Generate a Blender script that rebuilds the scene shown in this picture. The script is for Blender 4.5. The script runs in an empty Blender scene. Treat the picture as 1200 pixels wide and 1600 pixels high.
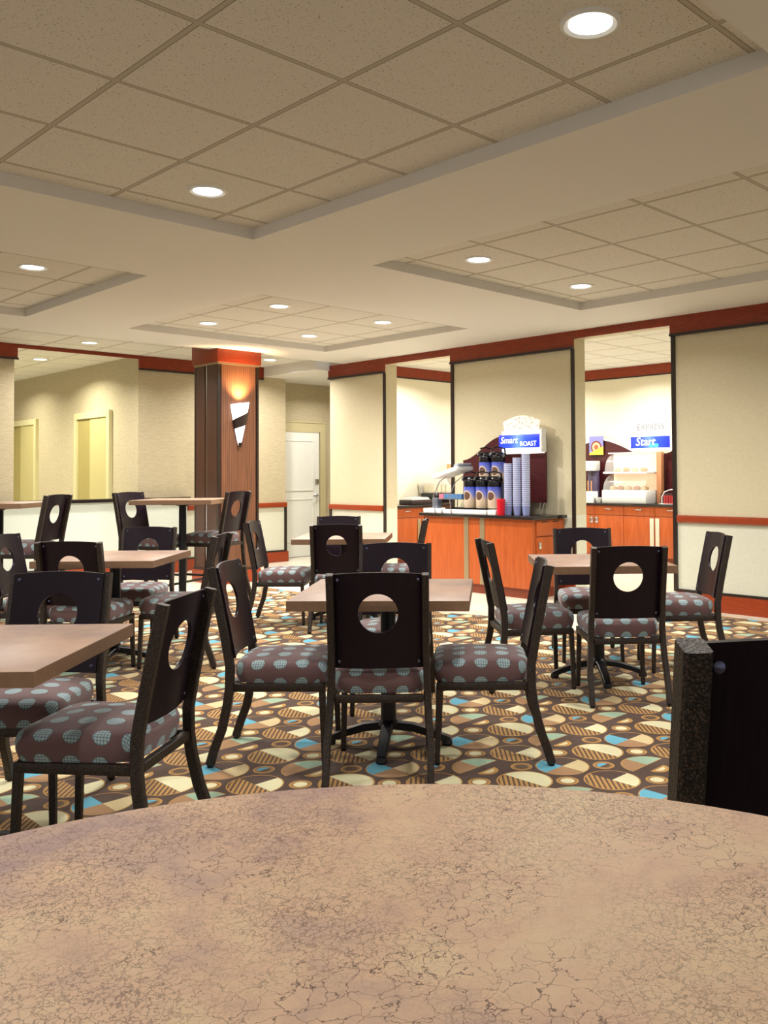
import bpy, bmesh, math, random
from math import sin, cos, pi, radians, sqrt
from mathutils import Vector, Matrix
random.seed(7)
SC = bpy.context.scene
COL = SC.collection

# ------------------------------------------------------------------ helpers
class MB:
    """collects shapes into one mesh"""
    def __init__(s): s.v=[]; s.f=[]; s.uv={}
    def add(s, vs, fs):
        b=len(s.v); s.v+= [tuple(p) for p in vs]; s.f+=[tuple(b+i for i in f) for f in fs]; return b
    def box(s, x0,x1,y0,y1,z0,z1, bev=0.0, M=None):
        if bev<=0:
            vs=[(x,y,z) for z in (z0,z1) for y in (y0,y1) for x in (x0,x1)]
            fs=[(0,2,3,1),(4,5,7,6),(0,1,5,4),(2,6,7,3),(0,4,6,2),(1,3,7,5)]
        else:
            bm=bmesh.new(); bmesh.ops.create_cube(bm,size=1)
            for v in bm.verts: v.co=Vector(((x0+x1)/2+v.co.x*(x1-x0),(y0+y1)/2+v.co.y*(y1-y0),(z0+z1)/2+v.co.z*(z1-z0)))
            bmesh.ops.bevel(bm,geom=bm.edges[:],offset=bev,segments=2,affect='EDGES',profile=.5)
            bm.verts.index_update(); vs=[v.co.copy() for v in bm.verts]; fs=[[v.index for v in f.verts] for f in bm.faces]; bm.free()
        if M is not None: vs=[M@Vector(p) for p in vs]
        s.add(vs,fs); return s
    def tube(s, pts, w, d=None, n=4, up=(0,1,0), cap=True, taper=None):
        """sweep a rectangle (n==4, w x d) or an n-gon of radius w along pts"""
        pts=[Vector(p) for p in pts]; rings=[]; up=Vector(up)
        for i,p in enumerate(pts):
            t=(pts[min(i+1,len(pts)-1)]-pts[max(i-1,0)]).normalized()
            a=t.cross(up)
            if a.length<1e-4: a=t.cross(Vector((1,0,0)))
            a.normalize(); b=a.cross(t).normalized()
            k=taper[i] if taper else 1
            if n==4 and d is not None:
                c=min(w,d)*.13
                prof=[(-w/2+c,-d/2),(w/2-c,-d/2),(w/2,-d/2+c),(w/2,d/2-c),(w/2-c,d/2),(-w/2+c,d/2),(-w/2,d/2-c),(-w/2,-d/2+c)]
            else: prof=[(w*cos(2*pi*j/n),w*sin(2*pi*j/n)) for j in range(n)]
            rings.append([p+a*x*k+b*y*k for x,y in prof])
        m=len(rings[0]); vs=[q for r in rings for q in r]; fs=[]
        for i in range(len(rings)-1):
            for j in range(m):
                fs.append((i*m+j,i*m+(j+1)%m,(i+1)*m+(j+1)%m,(i+1)*m+j))
        if cap: fs.append(tuple(range(m-1,-1,-1))); fs.append(tuple((len(rings)-1)*m+j for j in range(m)))
        s.add(vs,fs); return s
    def lathe(s, prof, n=24, c=(0,0,0), cap=True, M=None):
        vs=[];m=len(prof)
        for r,z in prof:
            for j in range(n): vs.append((c[0]+r*cos(2*pi*j/n),c[1]+r*sin(2*pi*j/n),c[2]+z))
        fs=[(i*n+j,i*n+(j+1)%n,(i+1)*n+(j+1)%n,(i+1)*n+j) for i in range(m-1) for j in range(n)]
        if cap:
            if prof[0][0]>1e-5: fs.append(tuple(range(n-1,-1,-1)))
            if prof[-1][0]>1e-5: fs.append(tuple((m-1)*n+j for j in range(n)))
        if M is not None: vs=[M@Vector(p) for p in vs]
        s.add(vs,fs); return s
    def prism(s, poly, h0, h1, ax='z'):
        """poly of (a,b) extruded along axis ax"""
        def P(a,b,h): return {'z':(a,b,h),'x':(h,a,b),'y':(a,h,b)}[ax]
        n=len(poly); vs=[P(a,b,h0) for a,b in poly]+[P(a,b,h1) for a,b in poly]
        fs=[tuple(range(n-1,-1,-1)),tuple(range(n,2*n))]+[(i,(i+1)%n,n+(i+1)%n,n+i) for i in range(n)]
        s.add(vs,fs); return s
    def build(s, name, mat, parent=None, smooth=35, kind=None, label=None, fix=True):
        me=bpy.data.meshes.new(name); me.from_pydata(s.v,[],s.f)
        if fix:
            bm=bmesh.new(); bm.from_mesh(me); bmesh.ops.recalc_face_normals(bm,faces=bm.faces[:]); bm.to_mesh(me); bm.free()
        me.materials.append(mat)
        if smooth:
            for p in me.polygons: p.use_smooth=True
            me.set_sharp_from_angle(angle=radians(smooth))
        o=bpy.data.objects.new(name,me); COL.objects.link(o)
        if parent: o.parent=parent
        if kind: o['kind']=kind
        if label: o['label']=label
        return o

def tag(o,label,cat,group=None):
    o['label']=label; o['category']=cat
    if group: o['group']=group
    return o
def empty(name,label,cat,loc=(0,0,0),rz=0,group=None):
    o=bpy.data.objects.new(name,None); COL.objects.link(o); o.location=loc; o.rotation_euler=(0,0,rz); o.empty_display_size=.1
    return tag(o,label,cat,group)
def kids(o): return [c for c in bpy.data.objects if c.parent==o]
def copy_thing(root,loc,rz,label,group=None):
    r=root.copy(); COL.objects.link(r); r.location=loc; r.rotation_euler=(0,0,rz); r['label']=label
    if group: r['group']=group
    for c in kids(root):
        d=c.copy(); COL.objects.link(d); d.parent=r
        for g in kids(c):
            e=g.copy(); COL.objects.link(e); e.parent=d
    return r
def text_mesh(body,size,extrude=.002,shear=0,bold=0):
    cu=bpy.data.curves.new('lettering','FONT'); cu.body=body; cu.size=size; cu.extrude=extrude; cu.shear=shear; cu.offset=bold; cu.align_x='CENTER'; cu.align_y='CENTER'; cu.resolution_u=3
    o=bpy.data.objects.new('lettering_tmp',cu); COL.objects.link(o)
    dg=bpy.context.evaluated_depsgraph_get(); me=bpy.data.meshes.new_from_object(o.evaluated_get(dg))
    bpy.data.objects.remove(o); bpy.data.curves.remove(cu); return me
def lettering(body,size,mat,parent,M,shear=0,bold=0,name='lettering'):
    me=text_mesh(body,size,.0015,shear,bold); me.transform(M); me.materials.clear(); me.materials.append(mat)
    o=bpy.data.objects.new(name,me); COL.objects.link(o); o.parent=parent; return o
# frame for lettering read by someone looking along +X (letters run toward -Y)
FACE_X=Matrix(((0,0,-1,0),(-1,0,0,0),(0,1,0,0),(0,0,0,1)))

# ------------------------------------------------------------------ materials
def srgb(r,g,b):
    f=lambda c:(c/255/12.92 if c/255<=.04045 else ((c/255+.055)/1.055)**2.4)
    return (f(r),f(g),f(b),1)
class NT:
    def __init__(s,name):
        s.m=bpy.data.materials.new(name); s.m.use_nodes=True; s.t=s.m.node_tree; s.p=s.t.nodes['Principled BSDF']
    def n(s,ty,**k):
        o=s.t.nodes.new(ty)
        for a,b in k.items(): setattr(o,a,b)
        return o
    def l(s,a,b): s.t.links.new(a,b)
    def m_(s,op,a,b=None,c=None):
        o=s.n('ShaderNodeMath',operation=op)
        for i,x in enumerate((a,b,c)):
            if x is None: continue
            if isinstance(x,(int,float)): o.inputs[i].default_value=x
            else: s.l(x,o.inputs[i])
        return o.outputs[0]
    def mix(s,f,a,b,mode='MIX'):
        o=s.n('ShaderNodeMix',data_type='RGBA',blend_type=mode)
        for i,x in ((0,f),(6,a),(7,b)):
            if isinstance(x,(int,float)): o.inputs[i].default_value=x
            elif isinstance(x,tuple): o.inputs[i].default_value=x
            else: s.l(x,o.inputs[i])
        return o.outputs[2]
    def co(s,what='Object',scale=None):
        o=s.n('ShaderNodeTexCoord').outputs[what]
        if scale:
            mp=s.n('ShaderNodeMapping'); mp.inputs['Scale'].default_value=scale; s.l(o,mp.inputs[0]); o=mp.outputs[0]
        return o
    def noise(s,vec,scale,detail=3,rough=.5,dist=0,out=0):
        o=s.n('ShaderNodeTexNoise'); o.inputs['Scale'].default_value=scale; o.inputs['Detail'].default_value=detail; o.inputs['Roughness'].default_value=rough; o.inputs['Distortion'].default_value=dist
        s.l(vec,o.inputs['Vector']); return o.outputs[out]
    def ramp(s,f,stops):
        o=s.n('ShaderNodeValToRGB'); e=o.color_ramp.elements
        while len(e)<len(stops): e.new(.5)
        for i,(p,c) in enumerate(stops): e[i].position=p; e[i].color=c
        s.l(f,o.inputs[0]); return o.outputs[0]
    def base(s,c,rough=.5,metal=0,spec=.5):
        if isinstance(c,tuple): s.p.inputs['Base Color'].default_value=c
        else: s.l(c,s.p.inputs['Base Color'])
        s.p.inputs['Roughness'].default_value=rough; s.p.inputs['Metallic'].default_value=metal; s.p.inputs['Specular IOR Level'].default_value=spec; return s.m
    def bump(s,h,strength,dist=.002):
        b=s.n('ShaderNodeBump'); b.inputs['Strength'].default_value=strength; b.inputs['Distance'].default_value=dist; s.l(h,b.inputs['Height']); s.l(b.outputs[0],s.p.inputs['Normal'])
def plain(name,c,rough=.5,metal=0,spec=.5,var=.06,vscale=20):
    t=NT(name); f=t.noise(t.co(),vscale,2)
    d=tuple(x*(1-var*2) for x in c[:3])+(1,)
    return t.base(t.mix(f,c,d),rough,metal,spec)
def emit(name,c,strength,base=None):
    t=NT(name); t.base(base or c,.4); t.p.inputs['Emission Color'].default_value=c; t.p.inputs['Emission Strength'].default_value=strength; return t.m
def wood(name,c1,c2,scale=(3,3,40),rough=.35,sc=3,spec=.4):
    t=NT(name); v=t.co('Object',scale); f=t.noise(v,sc,4,.6,.6); g=t.noise(t.co(),1.2,2)
    c=t.ramp(f,[(.3,c1),(.7,c2)]); c=t.mix(t.m_('MULTIPLY',g,.35),c,c1); return t.base(c,rough,0,spec)
def glass_like(name,c,alpha,rough=.1):
    t=NT(name); t.base(c,rough); t.p.inputs['Alpha'].default_value=alpha; return t.m

def wallpaper(name,c,c2,lines=True):
    t=NT(name); v=t.co('Object',(6,6,90)); f=t.noise(v,2.2,3,.6); g=t.noise(t.co(),60,3)
    k=t.m_('ADD',t.m_('MULTIPLY',f,.6),t.m_('MULTIPLY',g,.4))
    t.bump(k,.15,.002); return t.base(t.ramp(k,[(.35,c2),(.65,c)]),.7,0,.2)
M={}
M['wall']=wallpaper('wall_cream',srgb(208,199,170),srgb(197,187,157))
M['wall_low']=wallpaper('wall_pale',srgb(214,214,196),srgb(205,205,187))
M['wall_paper']=wallpaper('wall_paper',srgb(198,186,156),srgb(172,158,128))
M['wall_alcove']=wallpaper('wall_alcove',srgb(226,219,196),srgb(219,211,188))
M['halfwall']=wallpaper('wall_half',srgb(214,220,209),srgb(205,211,199))
M['soffit']=plain('soffit_paint',srgb(222,219,212),.75,0,.2,.02,2)
M['cherry']=wood('cherry_trim',srgb(112,38,14),srgb(150,58,24),(3,3,30))
M['cherry_y']=wood('cherry_rail',srgb(128,46,16),srgb(165,68,30),(8,3,60))
M['cabinet']=wood('cabinet_cherry',srgb(154,70,26),srgb(182,90,40),(22,22,2.2),.35,1.3)
M['cabinet_dark']=plain('cabinet_base',srgb(125,52,22),.5)
M['dark_trim']=plain('dark_trim',srgb(38,26,20),.35)
M['granite']=plain('dark_stone',srgb(42,36,34),.15,0,.6,.25,120)
M['white_door']=plain('door_white',srgb(226,226,218),.4,0,.4,.02,3)
M['door_frame']=plain('door_frame_cream',srgb(190,178,138),.45,0,.4,.03,3)
M['elev']=plain('elevator_door_tan',srgb(196,184,130),.4,.1,.4,.04,2)
M['elev_shade']=plain('elevator_recess_shade_tan',srgb(168,154,96),.4,.1,.4,.04,2)  # darker door tan: recess shade put into the colour, no recess modelled
M['elev_frame']=plain('elevator_frame',srgb(214,206,160),.4,.1)
M['chrome']=plain('chrome',srgb(200,200,205),.2,1,.5,.02)
M['steel']=plain('brushed_metal',srgb(168,150,118),.4,.7,.5,.05,30)
M['white_plastic']=plain('white_plastic',srgb(225,226,222),.4,0,.4,.02)
M['black_plastic']=plain('black_plastic',srgb(14,14,18),.25,0,.5,.2)
M['black_metal']=plain('black_iron',srgb(16,17,24),.4,0,.4,.2,60)
M['maroon']=wood('maroon_panel',srgb(56,18,22),srgb(78,26,28),(4,4,30),.35)
M['red']=plain('red_plastic',srgb(205,20,40),.3)
M['tile_white']=None
def column_mat():
    t=NT('column_veneer'); co=t.co('Object'); sx=t.n('ShaderNodeSeparateXYZ'); t.l(co,sx.inputs[0])
    u=t.m_('ADD',sx.outputs[0],sx.outputs[1])
    w=t.m_('SINE',t.m_('MULTIPLY',u,2*pi/.028))
    f=t.noise(t.co('Object',(14,14,.6)),3,3)
    k=t.m_('ADD',t.m_('MULTIPLY',w,.10),f)
    return t.base(t.ramp(k,[(.3,srgb(88,56,38)),(.75,srgb(116,76,52))]),.5,0,.3)
M['column']=column_mat()
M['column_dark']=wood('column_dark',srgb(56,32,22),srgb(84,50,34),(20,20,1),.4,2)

def chair_wood():
    t=NT('espresso_wood'); f=t.noise(t.co('Object',(40,10,3)),4,3)
    t.bump(f,.05,.001); return t.base(t.ramp(f,[(.3,srgb(17,8,16)),(.75,srgb(28,14,26))]),.36,0,.22)
M['espresso']=chair_wood()
def hammered():
    t=NT('hammered_brown_metal'); co=t.co(); vo=t.n('ShaderNodeTexVoronoi'); vo.inputs['Scale'].default_value=270; t.l(co,vo.inputs['Vector'])
    f=t.m_('ADD',t.m_('MULTIPLY',vo.outputs['Distance'],.7),t.m_('MULTIPLY',t.noise(co,420,2),.5)); t.bump(f,.8,.002)
    return t.base(t.ramp(f,[(.30,srgb(88,67,54)),(.62,srgb(24,17,13))]),.42,.2,.5)
M['hammered']=hammered()
M['bolt']=plain('bolt_steel',srgb(96,100,125),.35,.9)

def seat_fabric():
    t=NT('seat_fabric'); uv=t.n('ShaderNodeUVMap').outputs[0]; sx=t.n('ShaderNodeSeparateXYZ'); t.l(uv,sx.inputs[0])
    u,v=sx.outputs[0],sx.outputs[1]; P=.102
    def wrap(x,o): return t.m_('SUBTRACT',t.m_('PINGPONG',t.m_('ADD',x,o),P/2),0)
    def dots(o1,o2):
        a=wrap(u,o1+10*P); b=wrap(v,o2+10*P)
        r=t.m_('SQRT',t.m_('ADD',t.m_('MULTIPLY',a,a),t.m_('MULTIPLY',b,b)))
        return t.m_('LESS_THAN',r,.030),t.m_('LESS_THAN',r,.0325)
    d1,e1=dots(0,0)
    P2=P/2
    d2,e2=dots(P2,P2*0+P2) if False else dots(0,0)
    pl=t.m_('ADD',t.m_('LESS_THAN',t.m_('PINGPONG',u,.0055),.0022),t.m_('LESS_THAN',t.m_('PINGPONG',v,.0055),.0022))
    ws=t.noise(uv,900,1)
    ground=t.mix(ws,srgb(112,86,86),srgb(92,68,69))
    disc=t.mix(t.m_('MULTIPLY',pl,.45),srgb(158,176,178),srgb(70,92,104))
    c=t.mix(e1,ground,srgb(84,92,90)); c=t.mix(d1,c,disc)
    t.p.inputs['Sheen Weight'].default_value=.25
    return t.base(c,.85,0,.2)
M['fabric']=seat_fabric()

def crackle(name,cA,cB,cC,dark,sc=1.0,rough=.33,cr=.75):
    t=NT(name); v=t.co('Object'); n1=t.noise(v,5*sc,4,.6,.3); n2=t.noise(v,22*sc,4,.65); n3=t.noise(v,2.6*sc,2)
    c=t.ramp(t.m_('ADD',t.m_('MULTIPLY',n1,.72),t.m_('MULTIPLY',n2,.28)),[(.38,cB),(.50,cA),(.60,cC)]); c=t.mix(t.m_('MULTIPLY',t.noise(v,60*sc,3),.35),c,cB); c=t.mix(t.m_('MULTIPLY',t.ramp(n3,[(.5,(0,0,0,1)),(.75,(1,1,1,1))]),.45),c,srgb(190,140,108))
    def cracks(scale,w,dist):
        nv=t.n('ShaderNodeTexNoise'); nv.inputs['Scale'].default_value=scale*.9; nv.inputs['Detail'].default_value=4; t.l(v,nv.inputs['Vector'])
        mx=t.n('ShaderNodeMix',data_type='VECTOR'); mx.inputs[0].default_value=dist; t.l(v,mx.inputs[4]); t.l(nv.outputs['Color'],mx.inputs[5])
        vo=t.n('ShaderNodeTexVoronoi',feature='DISTANCE_TO_EDGE'); vo.inputs['Scale'].default_value=scale; t.l(mx.outputs[1],vo.inputs['Vector'])
        return t.m_('LESS_THAN',vo.outputs['Distance'],w)
    msk=t.noise(v,14*sc,2)
    a=t.m_('MULTIPLY',cracks(70*sc,.016,.03),t.ramp(msk,[(.35,(.15,.15,.15,1)),(.6,(1,1,1,1))]))
    b=t.m_('MULTIPLY',cracks(170*sc,.045,.014),t.ramp(t.noise(v,9*sc,2),[(.38,(.1,.1,.1,1)),(.62,(1,1,1,1))]))
    k=t.m_('MULTIPLY',t.m_('MAXIMUM',a,t.m_('MULTIPLY',b,.7)),cr)
    c=t.mix(k,c,dark); t.bump(n2,.06,.001)
    return t.base(c,rough,0,.4)
M['laminate']=crackle('round_table_laminate',srgb(228,191,156),srgb(180,150,142),srgb(236,208,166),srgb(100,72,58),1.0,.55,.9)
M['laminate_far']=crackle('dining_table_laminate',srgb(144,113,93),srgb(120,95,84),srgb(154,124,100),srgb(112,82,64),.6,.42,.3)
M['laminate_edge']=plain('table_edge_band',srgb(134,104,80),.45,0,.3,.12,40)

def carpet():
    t=NT('carpet_circles'); co=t.co('Object'); sx=t.n('ShaderNodeSeparateXYZ'); t.l(co,sx.inputs[0]); X,Y=sx.outputs[0],sx.outputs[1]
    P=.543; OX,OY=3.22,2.465
    def loc(dx,dy):
        a=t.m_('SUBTRACT',t.m_('FLOORED_MODULO',t.m_('ADD',X,-(OX+dx)+P/2+40*P),P),P/2)
        b=t.m_('SUBTRACT',t.m_('FLOORED_MODULO',t.m_('ADD',Y,-(OY+dy)+P/2+40*P),P),P/2)
        r=t.m_('SQRT',t.m_('ADD',t.m_('MULTIPLY',a,a),t.m_('MULTIPLY',b,b))); return a,b,r
    lt=lambda a,b:t.m_('LESS_THAN',a,b); gt=lambda a,b:t.m_('GREATER_THAN',a,b); an=lambda a,b:t.m_('MULTIPLY',a,b)
    ns=t.noise(co,160,3); big=t.noise(co,9,2)
    brown=srgb(74,54,44); tan=srgb(176,134,74); cream=srgb(216,210,170); cream2=srgb(206,186,140); blue=srgb(92,166,190); teal=srgb(148,176,152); tan2=srgb(162,124,86); ring=srgb(184,138,70)
    col=t.mix(0,brown,brown)
    def put(mask,c):
        nonlocal col; col=t.mix(mask,col,c)
    # diagonal stripe field
    st=t.m_('PINGPONG',t.m_('ADD',t.m_('MULTIPLY',X,.72),t.m_('MULTIPLY',Y,-.69)),.0105)
    stripe=t.mix(gt(st,.0045),srgb(84,60,44),tan)
    R=.122
    a,b,r=loc(0,.275)      # striped half, dark and cream quarters
    put(lt(r,R),ring); ins=lt(r,R-.006); put(ins,brown); put(an(ins,lt(a,0)),stripe); put(an(an(ins,gt(a,0)),lt(b,0)),cream)
    a,b,r=loc(.28,.003)    # striped half, cream half
    put(lt(r,R),ring); ins=lt(r,R-.007); put(an(ins,lt(a,0)),stripe); put(an(ins,gt(a,0)),cream)
    a,b,r=loc(0,0)         # blue, dark, cream, tan quarters
    put(lt(r,R),ring); ins=lt(r,R-.005); put(ins,brown); put(an(an(ins,lt(a,0)),gt(b,0)),blue); put(an(an(ins,gt(a,0)),lt(b,0)),cream2); put(an(an(ins,lt(a,0)),lt(b,0)),tan2)
    a,b,r=loc(.275,.268)   # half circle teal and tan
    h=gt(b,0); put(an(lt(r,R),h),ring); ins=an(lt(r,R-.005),gt(b,.004)); put(an(ins,gt(a,0)),teal); put(an(ins,lt(a,0)),tan2)
    a,b,r=loc(.265,.215)   # small half circle
    h=lt(b,0); put(an(lt(r,.056),h),ring); put(an(lt(r,.036),lt(b,-.012)),cream)
    for dx,dy,c1 in ((.41,.13,srgb(92,68,48)),(.135,.412,None),(.135,.135,cream),(.405,.41,cream)):
        a,b,r=loc(dx,dy); put(lt(r,.049),ring); put(lt(r,.041),srgb(150,112,62)); put(lt(r,.030),cream if c1==cream else srgb(88,66,48))
        if c1 is None: put(an(lt(r,.030),gt(b,0)),blue)
    col=t.mix(t.m_('MULTIPLY',ns,.26),col,srgb(60,46,36)); 
    t.bump(ns,.4,.004); t.p.inputs['Sheen Weight'].default_value=.15
    return t.base(col,.95,0,.1)
M['carpet']=carpet()
def floor_tile():
    t=NT('pale_floor_tile'); co=t.co('Object'); sx=t.n('ShaderNodeSeparateXYZ'); t.l(co,sx.inputs[0])
    g=t.m_('MINIMUM',t.m_('PINGPONG',t.m_('ADD',sx.outputs[0],20),.23),t.m_('PINGPONG',t.m_('ADD',sx.outputs[1],20),.23))
    c=t.mix(t.noise(co,4,4),srgb(226,220,202),srgb(208,200,180)); c=t.mix(t.m_('LESS_THAN',g,.003),c,srgb(180,172,155))
    return t.base(c,.25,0,.5)
M['tile_white']=floor_tile()
def ceil_tile(name,ox,oy,bright=1.0):
    S=.652272
    t=NT(name); co=t.co('Object'); sx=t.n('ShaderNodeSeparateXYZ'); t.l(co,sx.inputs[0])
    a=t.m_('PINGPONG',t.m_('ADD',sx.outputs[0],-ox+40*S),S/2); b=t.m_('PINGPONG',t.m_('ADD',sx.outputs[1],-oy+40*S),S/2)
    a2=t.m_('PINGPONG',t.m_('ADD',sx.outputs[0],-ox+40*S),S/2)
    g=t.m_('MINIMUM',a,b)
    n=t.noise(co,110,2,.6); dots=t.m_('LESS_THAN',n,.35); n2=t.noise(co,45,2,.6); dots=t.m_('MAXIMUM',dots,t.m_('LESS_THAN',n2,.24))
    k=lambda r,gg,bb: srgb(r*bright,gg*bright,bb*bright)
    c=t.mix(dots,k(216,212,202),k(160,151,136)); c=t.mix(t.m_('LESS_THAN',g,.011),c,k(184,177,162)); c=t.mix(0,c,c)
    c=t.mix(t.m_('MULTIPLY',t.m_('LESS_THAN',g,.0135),t.m_('GREATER_THAN',g,.0105)),c,k(118,109,94))  # thin shadow lines painted along both edges of the grid bars
    t.bump(n,.25,.002); return t.base(c,.9,0,.1)
M['ct1']=ceil_tile('ceiling_tile_near',.937,4.107)
M['ct2']=ceil_tile('ceiling_tile_right',4.537,4.7917)
M['ct3']=ceil_tile('ceiling_tile_middle',4.537,6.686)
M['ct4']=ceil_tile('ceiling_tile_left',.937,6.686)
M['ct5']=ceil_tile('ceiling_tile_back',4.21,10.2,1.0)
M['ct6']=ceil_tile('ceiling_tile_alcove',8.3,5.0,1.0)

# ------------------------------------------------------------------ room shell
TILE=2.934; SOF=2.861; XW=7.728; YB=11.25
def struct(name,mb,mat,parent=None,smooth=35): return mb.build(name,mat,parent,smooth,None if parent else 'structure')
def sbox(name,mat,*b,bev=0): return struct(name,MB().box(*b,bev=bev),mat)
sbox('floor',M['carpet'],-4,XW+.3,-4,11.6,-.1,0)
mb=MB(); mb.prism([(6.02,4.46),(12,4.46),(12,18),(0,18),(0,11.1),(3.3,11.1),(3.3,9.36),(4.2,9.2),(5.9,8.9),(5.95,6.0),(6.08,5.55)],.0005,.006)
struct('floor_1',mb,M['tile_white'])
sbox('floor_2',M['tile_white'],XW-.2,12,2.8,18,-.1,.0003); sbox('floor_3',M['tile_white'],0,XW,11.6,18,-.1,.0003)
# soffit with four tray openings and a tiled strip along the back
xs=[-4,-1.2,3.19,4.205,6.78,XW+.22]; ys=[-4,-3.2,.9,1.39,4.92,6.38,8.84,9.62]
holes={(1,3),(1,5),(3,2),(3,3),(3,5),(1,1),(3,1)}
mb=MB()
for i in range(5):
    for j in range(7):
        if (i,j) in holes: continue
        mb.box(xs[i],xs[i+1],ys[j],ys[j+1],SOF,TILE+.02)
struct('ceiling',mb,M['soffit'],smooth=0)
def tiles(name,m,x0,x1,y0,y1,z=TILE): sbox(name,M[m],x0,x1,y0,y1,z,z+.04)
tiles('ceiling_1','ct1',-1.2,3.19,1.39,4.92); tiles('ceiling_2','ct2',4.205,6.78,.9,4.92); tiles('ceiling_3','ct3',4.205,6.78,6.38,8.84)
tiles('ceiling_4','ct4',-1.2,3.19,6.38,8.84); tiles('ceiling_5','ct5',-4,7.45,9.62,18); tiles('ceiling_6','ct6',XW+.2,11.7,2.6,9.96)
tiles('ceiling_7','ct1',-1.2,3.19,-3.2,.9); tiles('ceiling_8','ct2',4.205,6.78,-3.2,.9)
sbox('ceiling_9',M['soffit'],7.45,11,9.95,12,2.79,TILE+.1)          # bulkhead over the side corridor

TH=.2
def wall_seg(name,y0,y1):
    mb=MB().box(XW,XW+TH,y0,y1,.87,TILE); struct(name,mb,M['wall'])
    struct(name+'_low',MB().box(XW,XW+TH,y0,y1,0,.87),M['wall_low'])
wall_seg('wall_right',8.79,9.98); wall_seg('wall_right_1',5.706,7.554); wall_seg('wall_right_2',-4,4.508)
sbox('wall_right_header',M['wall'],XW,XW+TH,4.508,5.706,2.79,TILE); sbox('wall_right_header_1',M['wall'],XW,XW+TH,7.554,8.79,2.79,TILE)
def crown(name,x0,x1,y0,y1,z0,z1): return sbox(name,M['cherry'],x0,x1,y0,y1,z0,z1)
n=0
def trim(mat,*b,bev=0):
    global n; n+=1; return sbox('trim_%d'%n,M[mat],*b,bev=bev)
for y0,y1 in ((8.79,9.98),(5.70,7.56),(-4,4.515)):
    trim('cherry',XW-.03,XW,y0,y1,2.69,SOF); trim('dark_trim',XW-.045,XW,y0-.0,y1,2.665,2.69)
for y0,y1 in ((4.515,5.70),(7.56,8.79)): trim('cherry',XW-.03,XW,y0,y1,2.775,SOF)
for yv in (8.80,7.54,5.715,4.49):      # dark corner strips at the openings
    trim('dark_trim',XW-.022,XW,yv-.02,yv+.02,.16,2.665)
for y0,y1 in ((8.83,9.98),(-4,4.465)):
    trim('cherry_y',XW-.03,XW,y0,y1,.835,.905,bev=.004); trim('dark_trim',XW-.02,XW,y0,y1,.16,.185)
    sbox('baseboard_right',M['cherry_y'],XW-.03,XW,y0,y1,0,.16)
trim('dark_trim',XW-.02,XW,9.94,9.98,.185,.835)
sbox('baseboard_right',M['cherry_y'],XW-.03,XW,5.71,7.53,0,.16)
# alcove behind the right wall
sbox('wall_alcove_back',M['wall_alcove'],11.45,11.6,2.6,9.95,0,TILE); sbox('wall_alcove_left',M['wall_alcove'],XW+TH,11.45,9.8,9.95,0,TILE); sbox('wall_alcove_right',M['wall_alcove'],XW+TH,11.45,2.6,2.75,0,TILE)
trim('cherry',11.42,11.45,2.75,9.8,2.785,TILE-.002); trim('cherry',XW+TH,11.42,9.77,9.8,2.785,TILE-.002)
trim('dark_trim',11.435,11.45,2.75,9.8,2.765,2.785); trim('dark_trim',XW+TH,11.42,9.785,9.8,2.765,2.785)
# back wall, pier, lobby
sbox('wall_back',M['wall_paper'],5.5,7.86,YB,YB+.12,.87,TILE); sbox('wall_back_low',M['wall_low'],5.5,7.86,YB,YB+.12,0,.87)
sbox('wall_back_pier',M['wall_paper'],-4,3.93,YB,YB+.25,0,TILE)
sbox('wall_half',M['halfwall'],3.93,6.16,YB-.1,YB-.001,0,.985); sbox('wall_half_1',M['halfwall'],3.93,5.5,YB,YB+.12,0,.985); sbox('wall_half_2',M['halfwall'],-4,3.93,YB-.1,YB-.001,0,.985)
trim('granite',-4,6.2,YB-.14,YB-.002,.986,1.03,bev=.006); trim('granite',3.94,5.49,YB-.002,YB+.16,.986,1.03)
sbox('baseboard_back',M['cherry_y'],-4,6.16,YB-.13,YB-.1,0,.16); trim('dark_trim',-4,6.16,YB-.12,YB-.1,.16,.185)
sbox('baseboard_back_1',M['cherry_y'],6.19,7.89,YB-.03,YB,0,.16); trim('dark_trim',6.19,7.87,YB-.02,YB,.16,.185)
trim('cherry_y',6.22,7.87,YB-.03,YB,.835,.905,bev=.004); trim('dark_trim',7.83,7.87,YB-.02,YB,.185,.835)
trim('cherry',5.5,7.45,YB-.03,YB,2.765,TILE-.002); trim('dark_trim',5.5,7.45,YB-.035,YB,2.742,2.765)
trim('cherry',-4,3.96,YB-.03,YB,2.765,TILE-.002); trim('dark_trim',-4,3.97,YB-.035,YB,2.742,2.765)
trim('cherry',3.96,5.5,YB-.03,YB,2.885,TILE-.002)
# low stub wall at far left
sbox('wall_stub',M['halfwall'],1.6,3.1,9.3,9.45,.16,.985); sbox('baseboard_stub',M['cherry_y'],1.6,3.14,9.24,9.49,0,.16)
sbox('wall_lobby',M['wall_paper'],5.5,5.75,YB+.12,18,0,TILE)
sbox('wall_lobby_far',M['wall_paper'],-4,5.5,17.9,18,0,TILE)
# corridor with white door
sbox('wall_corridor',M['wall_paper'],7.74,10.9,11.70,11.85,0,2.79); sbox('wall_corridor_right',M['wall_paper'],10.75,10.9,9.95,11.7,0,2.79)
sbox('wall_corridor_left',M['wall_paper'],7.74,7.86,YB+.12,11.7,0,2.79)

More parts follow.
